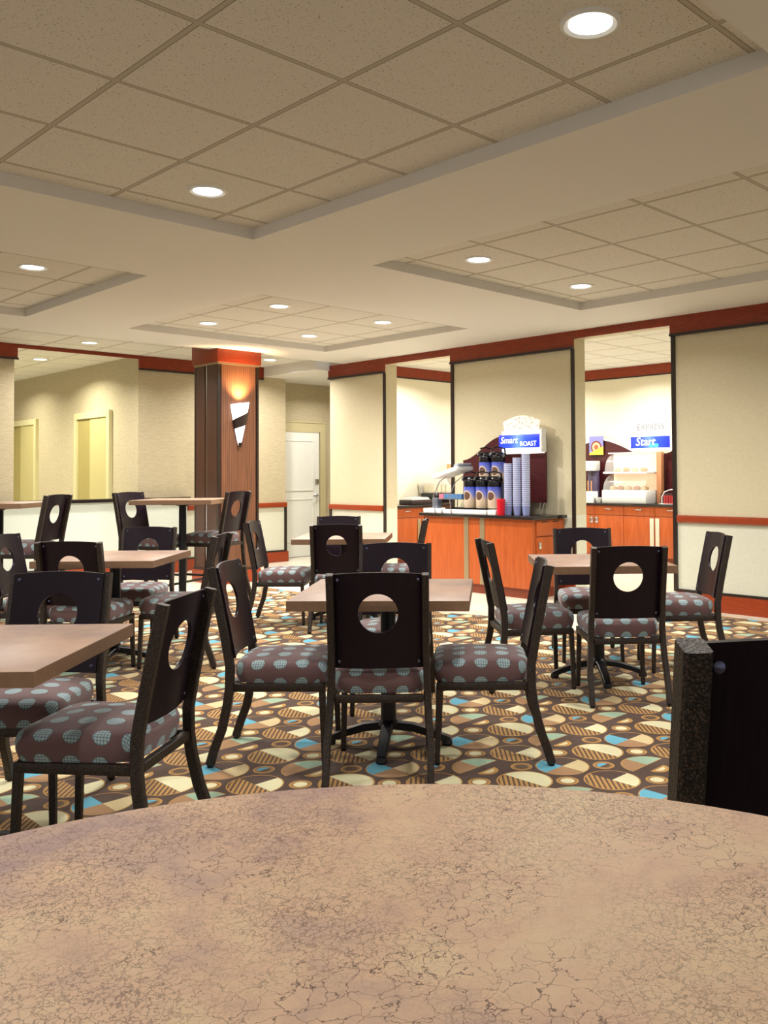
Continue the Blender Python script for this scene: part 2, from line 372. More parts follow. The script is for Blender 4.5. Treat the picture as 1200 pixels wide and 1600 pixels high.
# ------------------------------------------------------------------ doors
d=bpy.data.objects.new('door_1',None); COL.objects.link(d); d['kind']='structure'; d.location=(0,0,0)
fx0,fx1,fz=7.87,8.93,2.16; yd=11.70
mb=MB().box(fx1-.11,fx1,yd-.05,yd,0.007,fz).box(fx0,fx0+.03,yd-.05,yd,0.007,fz).box(fx0+.03,fx1-.11,yd-.05,yd,fz-.15,fz).box(fx0-.01,fx1+.01,yd-.06,yd,fz,fz+.02)
mb.build('frame',M['door_frame'],d)
dx0,dx1=7.90,8.80
def panel_door(x0,x1,z0,z1,y,panels,depth=.012):
    mb=MB().box(x0,x1,y,y+.04,z0,z1)
    for a,b,c,e in panels:
        mb.box(a,b,y-.003,y,c,e)                       # raised field
        w=.018
        for q in ((a-w,a,c-w,e+w),(b,b+w,c-w,e+w),(a,b,c-w,c),(a,b,e,e+w)): mb.box(q[0],q[1],y-depth,y,q[2],q[3],bev=.004)
    return mb
panel_door(dx0,dx1,.012,2.01,yd-.041,[(8.03,8.67,1.08,1.86),(8.03,8.67,.26,.92)]).build('door_leaf',M['white_door'],d)
MB().box(dx0,dx1,yd-.045,yd-.005,.0065,.012).build('threshold',M['dark_trim'],d)
mb=MB().lathe([(.0,-.02),(.035,-.02),(.035,0),(.02,.015),(.012,.05)],16,M=Matrix.Translation((8.745,yd-.041,.985))@Matrix.Rotation(pi/2,4,'X')); mb.tube([(8.745,yd-.095,.985),(8.70,yd-.10,.98),(8.64,yd-.10,.975)],.011,n=8)
mb.build('handle',M['chrome'],d); MB().box(8.71,8.78,yd-.062,yd-.041,1.17,1.25,bev=.006).build('lock',M['chrome'],d)
for k,(y0,y1) in enumerate(((12.02,13.2),(14.66,15.9))):
    d=bpy.data.objects.new('door_%d'%(k+2),None); COL.objects.link(d); d['kind']='structure'
    zt=2.25; w=.09; x=5.5
    mb=MB().box(x-.05,x,y0,y0+w,.007,zt).box(x-.05,x,y1-w,y1,.007,zt).box(x-.05,x,y0+w,y1-w,zt-w,zt); mb.build('frame',M['elev_frame'],d)
    ym=(y0+y1)/2+.08
    MB().box(x-.02,x-.002,ym+.008,y1-w,.007,zt-w).build('door_panel',M['elev_shade'],d); MB().box(x-.03,x-.002,y0+w,ym-.008,.007,zt-w).build('door_panel',M['elev'],d)  # first panel stands in for the shaded jamb of the recess
    MB().box(x-.012,x-.002,ym-.008,ym+.008,.007,zt-w).build('gap',M['dark_trim'],d)

# ------------------------------------------------------------------ column
c=bpy.data.objects.new('column',None); COL.objects.link(c); c['kind']='structure'
cx0,cx1,cy0,cy1=5.66,6.20,9.49,10.02
MB().box(cx0,cx1,cy0,cy1,.16,2.69).build('shaft',M['column_dark'],c)
MB().box(cx0+.03,cx1-.03,cy0-.012,cy0,.17,2.68).build('front_panel',M['column'],c)
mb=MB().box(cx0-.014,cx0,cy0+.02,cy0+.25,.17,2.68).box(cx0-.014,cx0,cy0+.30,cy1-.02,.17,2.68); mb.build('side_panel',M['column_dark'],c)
MB().box(cx0-.006,cx0,cy0+.265,cy0+.285,.17,2.68).build('groove',M['chrome'],c)
mb=MB()
for a,b in ((cx0-.016,cy0-.016),(cx1-.014,cy0-.016),(cx0-.016,cy1-.014)): mb.box(a,a+.03,b,b+.03,.16,2.69)
mb.build('corner_strip',M['dark_trim'],c)
MB().box(cx0-.04,cx1+.04,cy0-.04,cy1+.04,2.70,TILE-.001,bev=.004).build('cap',M['cherry'],c)
MB().box(cx0-.02,cx1+.02,cy0-.02,cy1+.02,2.675,2.70).build('cap_strip',M['steel'],c)
MB().box(cx0-.035,cx1+.035,cy0-.035,cy1+.035,.0065,.16).build('base',M['cherry_y'],c)
MB().box(cx0-.025,cx1+.025,cy0-.025,cy1+.025,.16,.185).build('base_strip',M['dark_trim'],c)

# sconce
s=empty('wall_sconce','swirled wall sconce glowing white with dark band on wood column','wall light',((cx0+cx1)/2+.0,cy0-.012,1.98))
def sweep(fn,name,mat,parent,n=28,t=10,**k):
    vs=[];fs=[]
    for i in range(n+1):
        for j in range(t+1): vs.append(fn(i/n,j/t))
    for i in range(n):
        for j in range(t): fs.append((i*(t+1)+j,i*(t+1)+j+1,(i+1)*(t+1)+j+1,(i+1)*(t+1)+j))
    mb=MB(); mb.add(vs,fs); o=mb.build(name,mat,parent,60,**k); return o
def cone_pt(z,a,e=0):       # half cone shade, z 0..1 from tip to rim; a across -1..1
    w=.014+.115*z**.75+e; return (-w*sin(a*pi/2)*1.0+.0,-.012-(.03+.075*z**.8+e)*cos(a*pi/2),-.29+.54*z)
def band_edge(a): return .42+.30*(a*-.5+.5)**1.2
sweep(lambda i,j:cone_pt((band_edge(2*j-1)+.12)*(1-i)+ i*(1-.04*(1+2*j-1)), 2*j-1),'upper_glass',emit('sconce_glass_bright',(1,.95,.88,1),4,(.9,.9,.88,1)),s)
sweep(lambda i,j:cone_pt(.0*(1-i)+i*(band_edge(2*j-1)-.05), 2*j-1,-.004),'lower_glass',emit('sconce_glass_dim',(.86,.9,1,1),1.1,(.8,.8,.85,1)),s)
sweep(lambda i,j:cone_pt((band_edge(2*j-1)-.19*(1-j*.75))*(1-i)+i*(band_edge(2*j-1)+.14), 2*j-1,.010),'metal_band',M['dark_trim'],s)
MB().box(-.05,.05,-.012,-.0005,-.2,.15,bev=.004).build('back_plate',M['dark_trim'],s)
MB().lathe([(.0,-.03),(.018,-.02),(.026,.02),(.02,.03)],16,c=(0,-.04,-.285)).build('finial',M['dark_trim'],s)

# ------------------------------------------------------------------ ceiling lights
dl=None
LENS=emit('downlight_lens',(1,.98,.94,1),9)
def downlight(x,y,label,en=37,z=TILE,col=(1,.965,.91),vis=True,spread=150):
    global dl
    if vis:
        if dl is None:
            dl=empty('recessed_downlight',label,'ceiling light',(x,y,z),0,'recessed ceiling downlights')
            MB().lathe([(.078,-.004),(.095,-.012),(.108,-.006),(.110,-.0003)],32,cap=False).build('trim_ring',M['white_plastic'],dl)
            MB().lathe([(.0,-.0045),(.079,-.0045)],32,cap=False).build('lens',LENS,dl)
        else: copy_thing(dl,(x,y,z),0,label)
    L=bpy.data.lights.new('downlight','AREA'); L.shape='DISK'; L.size=.16; L.energy=en; L.color=col; L.spread=radians(spread)
    if vis and y>6: L.energy=en*1.35
    elif vis and y<2: L.energy=en*.75
    o=bpy.data.objects.new('downlight_lamp',L); COL.objects.link(o); o.location=(x,y,z-.02)
downlight(2.57,1.81,'large round downlight in the nearest ceiling tray, at top right')
downlight(2.577,4.44,'round downlight at the far corner of the nearest ceiling tray')
downlight(2.578,7.01,'round downlight alone in the far left ceiling tray')
downlight(4.846,4.448,'round downlight at the left end of the right ceiling tray')
downlight(6.165,4.47,'round downlight at the inner corner of the right ceiling tray')
downlight(4.835,7.02,'nearest round downlight of the middle ceiling tray')
downlight(4.846,8.33,'leftmost round downlight of the middle ceiling tray above the column')
downlight(6.13,7.012,'rightmost round downlight of the middle ceiling tray')
downlight(6.12,8.29,'farthest round downlight of the middle ceiling tray')
downlight(7.018,10.414,'small downlight in the ceiling between wood column and white door')
downlight(4.534,10.529,'small downlight in the tile ceiling in front of the cherry header')
downlight(4.699,12.486,'downlight in the lobby ceiling beyond the low wall',col=(1,.97,.80),en=38)
for x,y,e in ((.3,1.81,24),(.3,4.44,37),(.3,7.0,46),(4.85,1.85,34),(6.16,1.85,34),(2.57,-.8,14),(4.85,-.8,20)): downlight(x,y,'',en=e,vis=False)
for x,y in ((4.6,14.6),(3.0,13.2),(3.2,15.5)): downlight(x,y,'',en=38,vis=False,col=(1,.97,.80))
for x,y,e in ((8.75,8.9,58),(10.5,8.6,40),(10.5,6.9,46),(9.0,6.2,30),(10.6,5.2,28),(9.0,4.2,24)): downlight(x,y,'',en=e,vis=False,col=(1,.985,.95))
downlight(8.6,10.9,'',en=17,vis=False,z=2.78)
def wash(x,y,z,tx,ty,tz,e,col,size=.1,ang=75):
    L=bpy.data.lights.new('wash','SPOT'); L.energy=e; L.color=col; L.spot_size=radians(ang); L.spot_blend=.9; L.shadow_soft_size=size
    o=bpy.data.objects.new('wash_lamp',L); COL.objects.link(o); o.location=(x,y,z); o.rotation_euler=(Vector((tx,ty,tz))-Vector((x,y,z))).to_track_quat('-Z','Y').to_euler()
wash((cx0+cx1)/2,cy0-.11,2.235,(cx0+cx1)/2,cy0+.06,2.75,90,(1,.62,.30),.04,110)

# ------------------------------------------------------------------ furniture grid, turned against the room
YAW=radians(46.061); ER=Vector((cos(YAW),-sin(YAW),0)); EF=Vector((sin(YAW),cos(YAW),0))
def W(cx,cy,z=0): return ER*cx+EF*cy+Vector((0,0,z))
FZ=.0

def cushion(name,z0,z1,parent):
    """domed upholstered seat pad with unrolled UVs"""
    nr,na=13,64; vs=[];uv=[];fs=[]
    def plan(a):
        c,s_=cos(a),sin(a); e=.32
        x=math.copysign(abs(c)**e,c); y=math.copysign(abs(s_)**e,s_)
        wd=.205+.022*(y*.5+.5)
        return x*wd, y*.225+.025
    prof=[]
    for i in range(nr+1):
        t=i/nr
        if t<.70: q=t/.70; prof.append((.90*q, z1-.022*q**2.2))
        else:
            q=(t-.70)/.30; a=q*pi*.5
            if q<.55: aa=q/.55*pi/2; prof.append((.90+.10*sin(aa), z1-.022-.038*(1-cos(aa))))
            else: aa=(q-.55)/.45; prof.append((1-.05*aa**2, z1-.060-(z1-.060-z0)*aa))
    L=[0]
    for i in range(1,nr+1): L.append(L[-1]+math.hypot((prof[i][0]-prof[i-1][0])*.215,prof[i][1]-prof[i-1][1]))
    for i,(r,z) in enumerate(prof):
        for j in range(na):
            x,y=plan(2*pi*j/na+.001); 
            rr=math.hypot(x,y-.025) or 1
            vs.append((x*r,(y-.025)*r+.025,z)); k=L[i]/.215
            # outside of the flat top the pattern runs down the side square to the edge
            ex=x*min(r,.95); ey=(y-.025)*min(r,.95); over=max(0,L[i]-.215*.95)
            gx=math.copysign((abs(x)/.22)**5,x); gy=math.copysign((abs(y-.025)/.225)**5,y-.025); gl=math.hypot(gx,gy) or 1
            ex+=over*gx/gl; ey+=over*gy/gl
            uv.append((ex+.0,ey))
    for i in range(nr):
        for j in range(na): fs.append((i*na+j,i*na+(j+1)%na,(i+1)*na+(j+1)%na,(i+1)*na+j))
    fs.append(tuple(nr*na+j for j in range(na)))
    mb=MB(); mb.add(vs[:],fs); o=mb.build(name,M['fabric'],parent,60)
    me=o.data; ul=me.uv_layers.new(name='UVMap')
    for l in me.loops: ul.data[l.index].uv=uv[l.vertex_index]
    return o
def lean(z,zs):       # y of the rear uprights, zs = seat rail height
    t=(z-zs)
    return -.205-.21*max(0,t-.08)**1.08
def backrest(zs,parent):
    """bowed plywood panel with a round hole"""
    z0,z1=zs+.112,zs+.525; hw=.195; hz=zs+.355; hr=.086; n=64
    loops=[]
    def rect(a):
        c,s_=cos(a),sin(a); m=1e9
        if abs(c)>1e-6: m=min(m,hw/abs(c))
        if s_>1e-6: m=min(m,(z1-hz)/s_)
        if s_<-1e-6: m=min(m,(hz-z0)/-s_)
        return m*c,hz+m*s_
    angs=sorted(set([2*pi*j/n for j in range(n)]+[math.atan2(z-hz,x)%(2*pi) for x in (-hw,hw) for z in (z0,z1)])); n=len(angs)
    NL=7; vs=[];fs=[]
    for side in (0,1):
        for l in range(NL+1):
            t=l/NL
            for a in angs:
                rx,rz=rect(a); ix,iz=hr*cos(a),hz+hr*sin(a)
                x=ix+(rx-ix)*t; z=iz+(rz-iz)*t
                bow=-.026*(1-(x/hw)**2)
                y=lean(z,zs)+.018+bow+(0 if side else .012)
                zz=z+ (0.010*(1-(x/hw)**2) if z>z1-.06 else 0)*max(0,(z-(z1-.06))/.06)
                vs.append((x,y,zz))
    B=(NL+1)*n
    for side in (0,1):
        for l in range(NL):
            for j in range(n): fs.append((side*B+l*n+j,side*B+l*n+(j+1)%n,side*B+(l+1)*n+(j+1)%n,side*B+(l+1)*n+j))
    for j in range(n):
        fs.append((j,(j+1)%n,B+(j+1)%n,B+j)); q=NL*n; fs.append((q+j,q+(j+1)%n,B+q+(j+1)%n,B+q+j))
    mb=MB(); mb.add(vs,fs); return mb.build('backrest',M['espresso'],parent,40)
def make_chair(name,label,cat,zs,group):
    """zs = height of the seat rail's top"""
    r=empty(name,label,cat,(0,0,0),0,group)
    cushion('seat',zs,zs+.118,r); backrest(zs,r)
    hi=zs+.533
    for s_ in (-1,1):
        pts=[(s_*(.222 if z<.2 else .218-.014*min(1,(z-.2)/.3)),y,z) for z,y in
             [(.012,-.292),(.08,-.272),(zs*.45,-.238),(zs*.75,-.214),(zs-.02,-.205),(zs+.08,-.205),(zs+.2,lean(zs+.2,zs)),(zs+.35,lean(zs+.35,zs)),(hi-.006,lean(hi-.006,zs))]] if zs<.6 else \
            [(s_*(.225-.021*min(1,z/zs)),y,z) for z,y in
             [(.012,-.300),(.12,-.272),(zs*.4,-.236),(zs*.75,-.212),(zs-.02,-.205),(zs+.08,-.205),(zs+.2,lean(zs+.2,zs)),(zs+.35,lean(zs+.35,zs)),(hi-.006,lean(hi-.006,zs))]]
        o=MB().tube(pts,.030,.040,up=(0,1,0)).build('leg',M['hammered'],r); o['label']='rear leg running up as back upright'
        MB().lathe([(.0,0),(.013,.0),(.015,.012)],12,c=(pts[0][0],pts[0][1],0)).build('glide',M['black_plastic'],o)
        o=MB().tube([(s_*.205,.228,.012),(s_*.200,.222,zs*.5),(s_*.197,.215,zs-.01)],.030,.030,up=(0,1,0),taper=[.8,.9,1]).build('leg',M['hammered'],r); o['label']='straight front leg'
        MB().lathe([(.0,0),(.012,.0),(.014,.012)],12,c=(s_*.205,.228,0)).build('glide',M['black_plastic'],o)
    mb=MB()
    for s_ in (-1,1): mb.box(s_*.203-.013,s_*.203+.013,-.19,.225,zs-.038,zs-.001,bev=.004)
    mb.box(-.19,.19,.20,.228,zs-.038,zs-.001,bev=.004).box(-.19,.19,-.218,-.190,zs-.036,zs-.003,bev=.004)
    mb.build('seat_frame',M['hammered'],r)
    for s_ in (-1,1):
        for z in (zs+.140,zs+.501):
            y=lean(z,zs)+.014
            MB().lathe([(.0,-.0105),(.0035,-.0102),(.0066,-.0085),(.0078,-.006),(.0078,.006),(.0066,.0085),(.0035,.0102),(0,.0105)],14,M=Matrix.Translation((s_*.173,y+.0045,z))@Matrix.Rotation(-pi/2,4,'X')).build('bolt',M['bolt'],r)
    if zs>.6:
        mb=MB()
        for s_ in (-1,1): mb.tube([(s_*.212,-.245,.30),(s_*.205,.224,.30)],.022,.022,up=(0,0,1))
        mb.tube([(-.2,.224,.22),(.2,.224,.22)],.022,.022,up=(0,0,1)).tube([(-.212,-.240,.36),(.212,-.240,.36)],.020,.020,up=(0,0,1))
        mb.build('stretcher',M['hammered'],r)
    return r
G='dark wood cutout-back dining chairs with dotted seats'
chair=None
def put_chair(cx,cy,phi,label):
    """phi: facing, degrees counter-clockwise from straight away"""
    global chair
    loc=W(cx,cy,FZ); rz=-YAW+radians(phi)
    if chair is None:
        chair=make_chair('dining_chair',label,'chair',.375,G); chair.location=loc; chair.rotation_euler=(0,0,rz); return chair
    return copy_thing(chair,loc,rz,label)
put_chair(-.355,4.05,1,'dark chair seen from behind at front of the middle square table')
put_chair(-.845,4.26,-91,'dark chair at left side of the middle table, seat facing right')
put_chair(.12,4.26,90,'dark chair at right side of the middle table, seat facing left')
put_chair(-.39,5.10,180,'dark chair behind the middle table, its round hole showing another seat')
put_chair(-1.03,7.66,0,'dark chair seen from behind, in front of the far small table')
put_chair(-1.21,8.58,180,'dark chair behind the far table, only its top edge showing')
put_chair(-1.60,8.02,-92,'dark chair at left of the far table, beside the wood column')
put_chair(-.60,8.22,90,'dark chair edge-on at right of far table, before the orange cabinet')
put_chair(.95,5.31,3,'dark chair seen from behind at front of the right square table')
put_chair(.44,5.61,-81,'dark chair at left of the right table, near the orange cabinet')
put_chair(.93,6.42,180,'dark chair behind the right table, in front of the open alcove')
put_chair(1.50,6.08,92,'dark chair at right of the right table, before the cream wall')
put_chair(-1.25,3.16,84,'large dark chair in left foreground with seat facing left table')
put_chair(-1.75,3.60,180,'dark chair behind left foreground table, its back facing us')
put_chair(-2.49,5.95,-3,'dark chair seen from behind at front of the second left table')
put_chair(-2.53,6.93,180,'dark chair behind the second left table, below the bar table')
put_chair(-1.98,6.30,90,'dark chair at right side of the second left table')
put_chair(-3.02,6.38,-92,'dark chair at left of the second left table, near frame edge')
G2='tall dark bar stools with cutout backs and dotted seats'
stool=make_chair('bar_stool','tall bar stool at right of bar table, before the wood column','bar stool',.625,G2)
stool.location=W(-2.575,9.30); stool.rotation_euler=(0,0,-YAW+radians(71))
def put_stool(cx,cy,phi,label): return copy_thing(stool,W(cx,cy),-YAW+radians(phi),label)
put_stool(-3.14,9.0,-110,'tall bar stool at left of bar table, against the low pale wall')
put_stool(-3.98,8.15,85,'tall bar stool beside the bar table cut off at left edge')
put_stool(.431,1.20,2,'dark seat back cropped at lower right, close beyond the round table')

# ------------------------------------------------------------------ tables
def pedestal(r,z1,black,ang=0,arm=.30,disc=False):
    mb=MB().lathe([(.058,.085),(.058,.10),(.038,.125),(.037,z1-.03),(.06,z1-.02),(.06,z1-.012)],24)
    mb.build('pedestal',black,r)
    for k in range(4):
        a=ang+k*pi/2; mb=MB(); pts=[]
        for q,z in ((.03,.095),(.12,.085),(.22,.055),(arm-.02,.032),(arm,.024)): pts.append((q*cos(a),q*sin(a),z))
        mb.tube(pts,.050,.034,up=(0,0,1),taper=[1.1,1.05,.95,.9,.8])
        mb.lathe([(.0,0),(.024,0),(.028,.008),(.022,.03)],14,c=(arm*cos(a)*.96,arm*sin(a)*.96,0)); mb.build('foot',black,r)
    MB().box(-.16,.16,-.16,.16,z1-.012,z1-.001).build('mounting_plate',black,r)
def turn_feet(t_,a=45):
    for o in kids(t_):
        if o.name.startswith('foot'): o.rotation_euler=(0,0,radians(a))
G3='square brown laminate pedestal tables'
def square_table(name,label,cat,s,zt,th,group):
    r=empty(name,label,cat,(0,0,0),0,group); h=s/2
    top=MB().box(-h,h,-h,h,zt-th,zt,bev=.002).build('tabletop',M['laminate_far'],r)
    mb=MB()
    for a,b,c_,d_ in ((-h-.002,h+.002,-h-.002,-h),(-h-.002,h+.002,h,h+.002),(-h-.002,-h,-h,h),(h,h+.002,-h,h)): mb.box(a,b,c_,d_,zt-th+.001,zt-.001)
    mb.build('edge_band',M['laminate_edge'],r)
    pedestal(r,zt-th,M['black_metal']); return r
tb=square_table('dining_table','square table in the middle with a chair on each side','table',.82,.76,.048,G3)
tb.location=W(-.355,4.37); tb.rotation_euler=(0,0,-YAW-radians(2))
for cx,cy,a,l in ((.90,5.76,1.5,'square table at right in front of the cream wall and alcove'),(-1.66,2.985,1,'square table in left foreground cut off by frame'),(-2.45,6.29,0,'second square table back on the left, before the low wall'),(-1.06,8.13,0,'small far square table between wood column and orange cabinet')):
    t_=copy_thing(tb,W(cx,cy),-YAW+radians(a),l)
    if cx==-1.66: turn_feet(t_)
bt=square_table('bar_table','tall square bar table between two stools before wood column','bar table',.80,1.085,.045,'tall square bar tables')
bt.location=W(-2.82,9.0); bt.rotation_euler=(0,0,-YAW); turn_feet(bt,70)
turn_feet(copy_thing(bt,W(-4.30,8.25),-YAW,'tall square bar table cut off at left frame edge'),0)
rt=empty('round_table','large round crackled laminate table filling the foreground','table',(.145,.181,0),.3)
MB().lathe([(0,1.045),(.468,1.045),(.470,1.047),(.470,1.083),(.468,1.085),(0,1.085)],96).build('tabletop',M['laminate'],rt)
pedestal(rt,1.045,M['black_metal'],.4,.32)

# ------------------------------------------------------------------ serving counter with coffee
CT=.872
k0=empty('coffee_cabinet','free-standing orange cherry cabinet under the coffee airpots','cabinet',(7.42,6.64,0))
ox,oy=7.42,6.64
def loc(mb):
    mb.v=[(x-ox,y-oy,z) for x,y,z in mb.v]; return mb
loc(MB().box(7.14,7.69,5.83,7.46,.11,.838)).build('body',M['cabinet'],k0)
loc(MB().box(7.17,7.69,5.86,7.43,.0065,.11)).build('plinth',M['cabinet_dark'],k0)
for y in (6.77,6.53): loc(MB().box(7.134,7.14,y-.035,y+.035,.11,.838)).build('metal_strip',M['steel'],k0)
dr=loc(MB().box(7.20,7.64,5.815,5.83,.665,.825,bev=.002)).build('drawer',M['cabinet'],k0)
loc(MB().box(7.28,7.38,5.811,5.815,.805,.815).box(7.47,7.57,5.811,5.815,.805,.815)).build('handle_slot',M['dark_trim'],dr)
dd=loc(MB().box(7.20,7.64,5.815,5.83,.13,.65,bev=.002)).build('door',M['cabinet'],k0)
loc(MB().box(7.225,7.265,5.803,5.815,.53,.60,bev=.003)).build('handle',M['chrome'],dd)
o=MB().box(7.10,7.695,5.79,7.50,.839,CT,bev=.004).build('countertop',M['granite']); tag(o,'dark stone worktop holding the coffee airpots','worktop')
Z0=CT+.0008
def print_mat(name,top,cup):
    t=NT(name); co=t.co('Object'); sx=t.n('ShaderNodeSeparateXYZ'); t.l(co,sx.inputs[0])
    z=sx.outputs[2]; c=t.ramp(t.m_('MULTIPLY',t.m_('ADD',z,0),3.8),[(.0,srgb(196,176,148)),(.35,srgb(190,170,150)),(.55,srgb(120,130,190)),(.9,top)])
    y=t.m_('SUBTRACT',sx.outputs[1],-.005); zz=t.m_('SUBTRACT',z,.135)
    r=t.m_('SQRT',t.m_('ADD',t.m_('MULTIPLY',y,y),t.m_('MULTIPLY',t.m_('MULTIPLY',zz,zz),.8)))
    c=t.mix(t.m_('LESS_THAN',r,.052),c,srgb(205,180,150)); c=t.mix(t.m_('LESS_THAN',r,.042),c,cup)
    t.p.inputs['Coat Weight'].default_value=.3
    return t.base(c,.35,0,.4)
blue_p=print_mat('airpot_print',srgb(52,66,170),srgb(92,66,54))
def make_airpot(label,x,y,z):
    a=empty('airpot',label,'coffee airpot',(x,y,z),0,'coffee airpots on the worktop')
    MB().lathe([(.0,0),(.078,0),(.080,.006),(.080,.228),(.078,.236),(0,.236)],28).build('body',blue_p,a)
    lid=MB().lathe([(.079,.2365),(.081,.25),(.078,.30),(.066,.335),(.045,.352),(0,.355)],24).build('lid',M['black_plastic'],a)
    MB().tube([(-.04,.0,.325),(-.09,.0,.345),(-.125,.0,.335),(-.135,.0,.31)],.013,n=10).build('spout',M['black_plastic'],a)
    MB().tube([(.06,-.055,.30),(.05,-.05,.385),(-.02,-.01,.405),(-.075,.02,.392)],.026,.014,up=(0,0,1)).build('pump_lever',M['black_plastic'],a)
    MB().tube([(0,-.077,.27),(-.02,-.079,.29),(-.05,-.075,.31),(-.084,0,.325),(-.05,.075,.31),(-.02,.079,.29),(0,.077,.27)],.006,n=8).build('carry_handle',M['black_plastic'],a)
    return a
# drip tray and riser
tr=empty('drip_tray','long white drip tray under the front row of airpots','tray',(7.265,6.80,Z0))
MB().box(-.11,.11,-.31,.355,0,.05,bev=.005).build('pan',M['white_plastic'],tr)
mb=MB().box(-.10,.10,-.30,.33,.0505,.058)
for i in range(14): mb.box(-.102,.102,-.30+i*.047,-.282+i*.047,.058,.066)
mb.build('grate',M['black_plastic'],tr)
tz=Z0+.0675
ap=make_airpot('coffee airpot in front row, leftmost, beside the wire stand',7.28,6.83,tz)
copy_thing(ap,(7.28,6.645,tz),0,'coffee airpot in front row, in the middle')
copy_thing(ap,(7.28,6.47,tz),0,'coffee airpot in front row, nearest the paper cups')
rs=MB().box(7.385,7.50,6.40,6.95,Z0,1.215,bev=.004).build('riser_box',M['black_plastic']); tag(rs,'black riser box holding up the back row of airpots','riser')
copy_thing(ap,(7.455,6.755,1.2165),0,'raised coffee airpot in back row at left')
copy_thing(ap,(7.455,6.565,1.2165),0,'raised coffee airpot in back row, below the lit blue sign')
lt_=empty('condiment_tray','short white tray at left end of the coffee worktop','tray',(7.285,7.335,Z0))
MB().box(-.13,.13,-.15,.145,0,.05,bev=.005).build('pan',M['white_plastic'],lt_)
cn=empty('condiment_canister','grey metal canister standing on the short white tray','canister',(7.29,7.38,Z0+.051))
MB().box(-.04,.04,-.04,.05,0,.12,bev=.006).build('body',plain('grey_metal',srgb(120,126,140),.3,.6),cn); MB().lathe([(.0,.1205),(.03,.1205),(.03,.15),(.018,.17),(.0,.172)],16).build('lid',M['black_plastic'],cn)
ws=empty('wire_stand','chrome wire stand carrying a slanted white tray beside airpots','stand',(7.31,7.10,Z0+.0005))
for yy in (.20,-.06):
    MB().tube([(-.165,yy-.03,0),(-.165,yy,.20),(-.12,yy-.06,.36),(.0,yy-.07,.43)],.005,n=8).build('wire_arm',M['chrome'],ws)
mm=Matrix.Translation((0,.03,.465))@Matrix.Rotation(radians(-14),4,'X')
MB().box(-.14,.14,-.19,.22,-.02,.03,bev=.01,M=mm).build('slanted_tray',M['white_plastic'],ws); MB().box(-.11,.11,-.20,-.12,.031,.06,bev=.008,M=mm).build('tray_end',plain('grey_plastic',srgb(150,155,170),.4),ws)
sr=empty('packet_rack','small rack of blue and pink sweetener packets on the worktop','packet rack',(7.29,7.13,Z0+.0515))
MB().tube([(0.1,.02,0),(0.1,.02,.105)],.006,n=8).build('post',M['chrome'],sr)
MB().box(-.05,.12,-.19,.19,.105,.112).build('shelf',M['chrome'],sr)
mb=MB()
for i in range(12): mb.box(-.045,.09,-.185+i*.024,-.167+i*.024,.1125,.165)
mb.build('blue_packets',plain('packet_blue',srgb(96,140,190),.6,0,.3,.25,60),sr)
mb=MB()
for i in range(3): mb.box(-.045,.09,.11+i*.024,.128+i*.024,.1125,.165)
mb.build('pink_packets',plain('packet_pink',srgb(225,120,140),.6),sr)
# paper cups, nested stacks
cupm=NT('paper_cup'); _c=cupm.co('Object'); _s=cupm.n('ShaderNodeSeparateXYZ'); cupm.l(_c,_s.inputs[0])
M['cup']=cupm.base(cupm.mix(cupm.m_('GREATER_THAN',_s.outputs[2],.102),cupm.mix(cupm.noise(_c,30,1),srgb(124,134,186),srgb(150,156,200)),srgb(214,218,232)),.5)
def cup_shell():
    prof=[(.0,.004),(.034,.004),(.0445,.106),(.0475,.108),(.0475,.111),(.0445,.111)]
    return MB().lathe(prof,20,cap=False)
first=None
for (y,x,top,word) in ((6.265,7.27,1.45,'short left'),(6.165,7.30,1.515,'middle'),(6.065,7.33,1.55,'tall right')):
    nc=int((top-Z0-.11)/.0205)
    lab='blue paper cup nested in the %s stack beside the airpots'%word; gr='paper cups in the %s stack'%word
    for i in range(nc+1):
        if first is None:
            first=cup_shell().build('paper_cup',M['cup']); first.location=(x,y,Z0-.0035); tag(first,lab,'paper cup',gr)
        else:
            o=first.copy(); COL.objects.link(o); o.location=(x,y,Z0-.0035+i*.0205); o['label']=lab; o['group']=gr
    if i: o['label']='blue paper cup on top of the %s stack beside the airpots'%word; del o['group']
rc=empty('red_tumbler','red plastic tumbler standing before the paper cups','cup',(7.16,6.275,Z0))
MB().lathe([(0,0),(.040,0),(.043,.02),(.046,.15),(.043,.15),(.038,.01)],20).build('cup',glass_like('red_clear',srgb(215,30,50),.85),rc); MB().lathe([(0,.1505),(.048,.1505),(.048,.172),(.044,.176),(0,.176)],20).build('lid',M['red'],rc)
ld=empty('lid_holder','black cup lid holder between airpots and paper cups','holder',(7.30,6.352,Z0))
MB().box(-.05,.05,-.035,.03,0,.012).build('base',M['black_plastic'],ld)
MB().lathe([(.0,.0125),(.032,.0125),(.032,.33),(.026,.33),(.026,.34),(0,.34)],16,c=(0,-.002,0)).build('lid_tube',plain('smoke_plastic',srgb(36,40,54),.2),ld)
wbx=MB().box(7.14,7.24,6.335,6.455,Z0,Z0+.055,bev=.005).build('napkin_box',M['white_plastic']); tag(wbx,'small white box at right end of the drip tray','box')
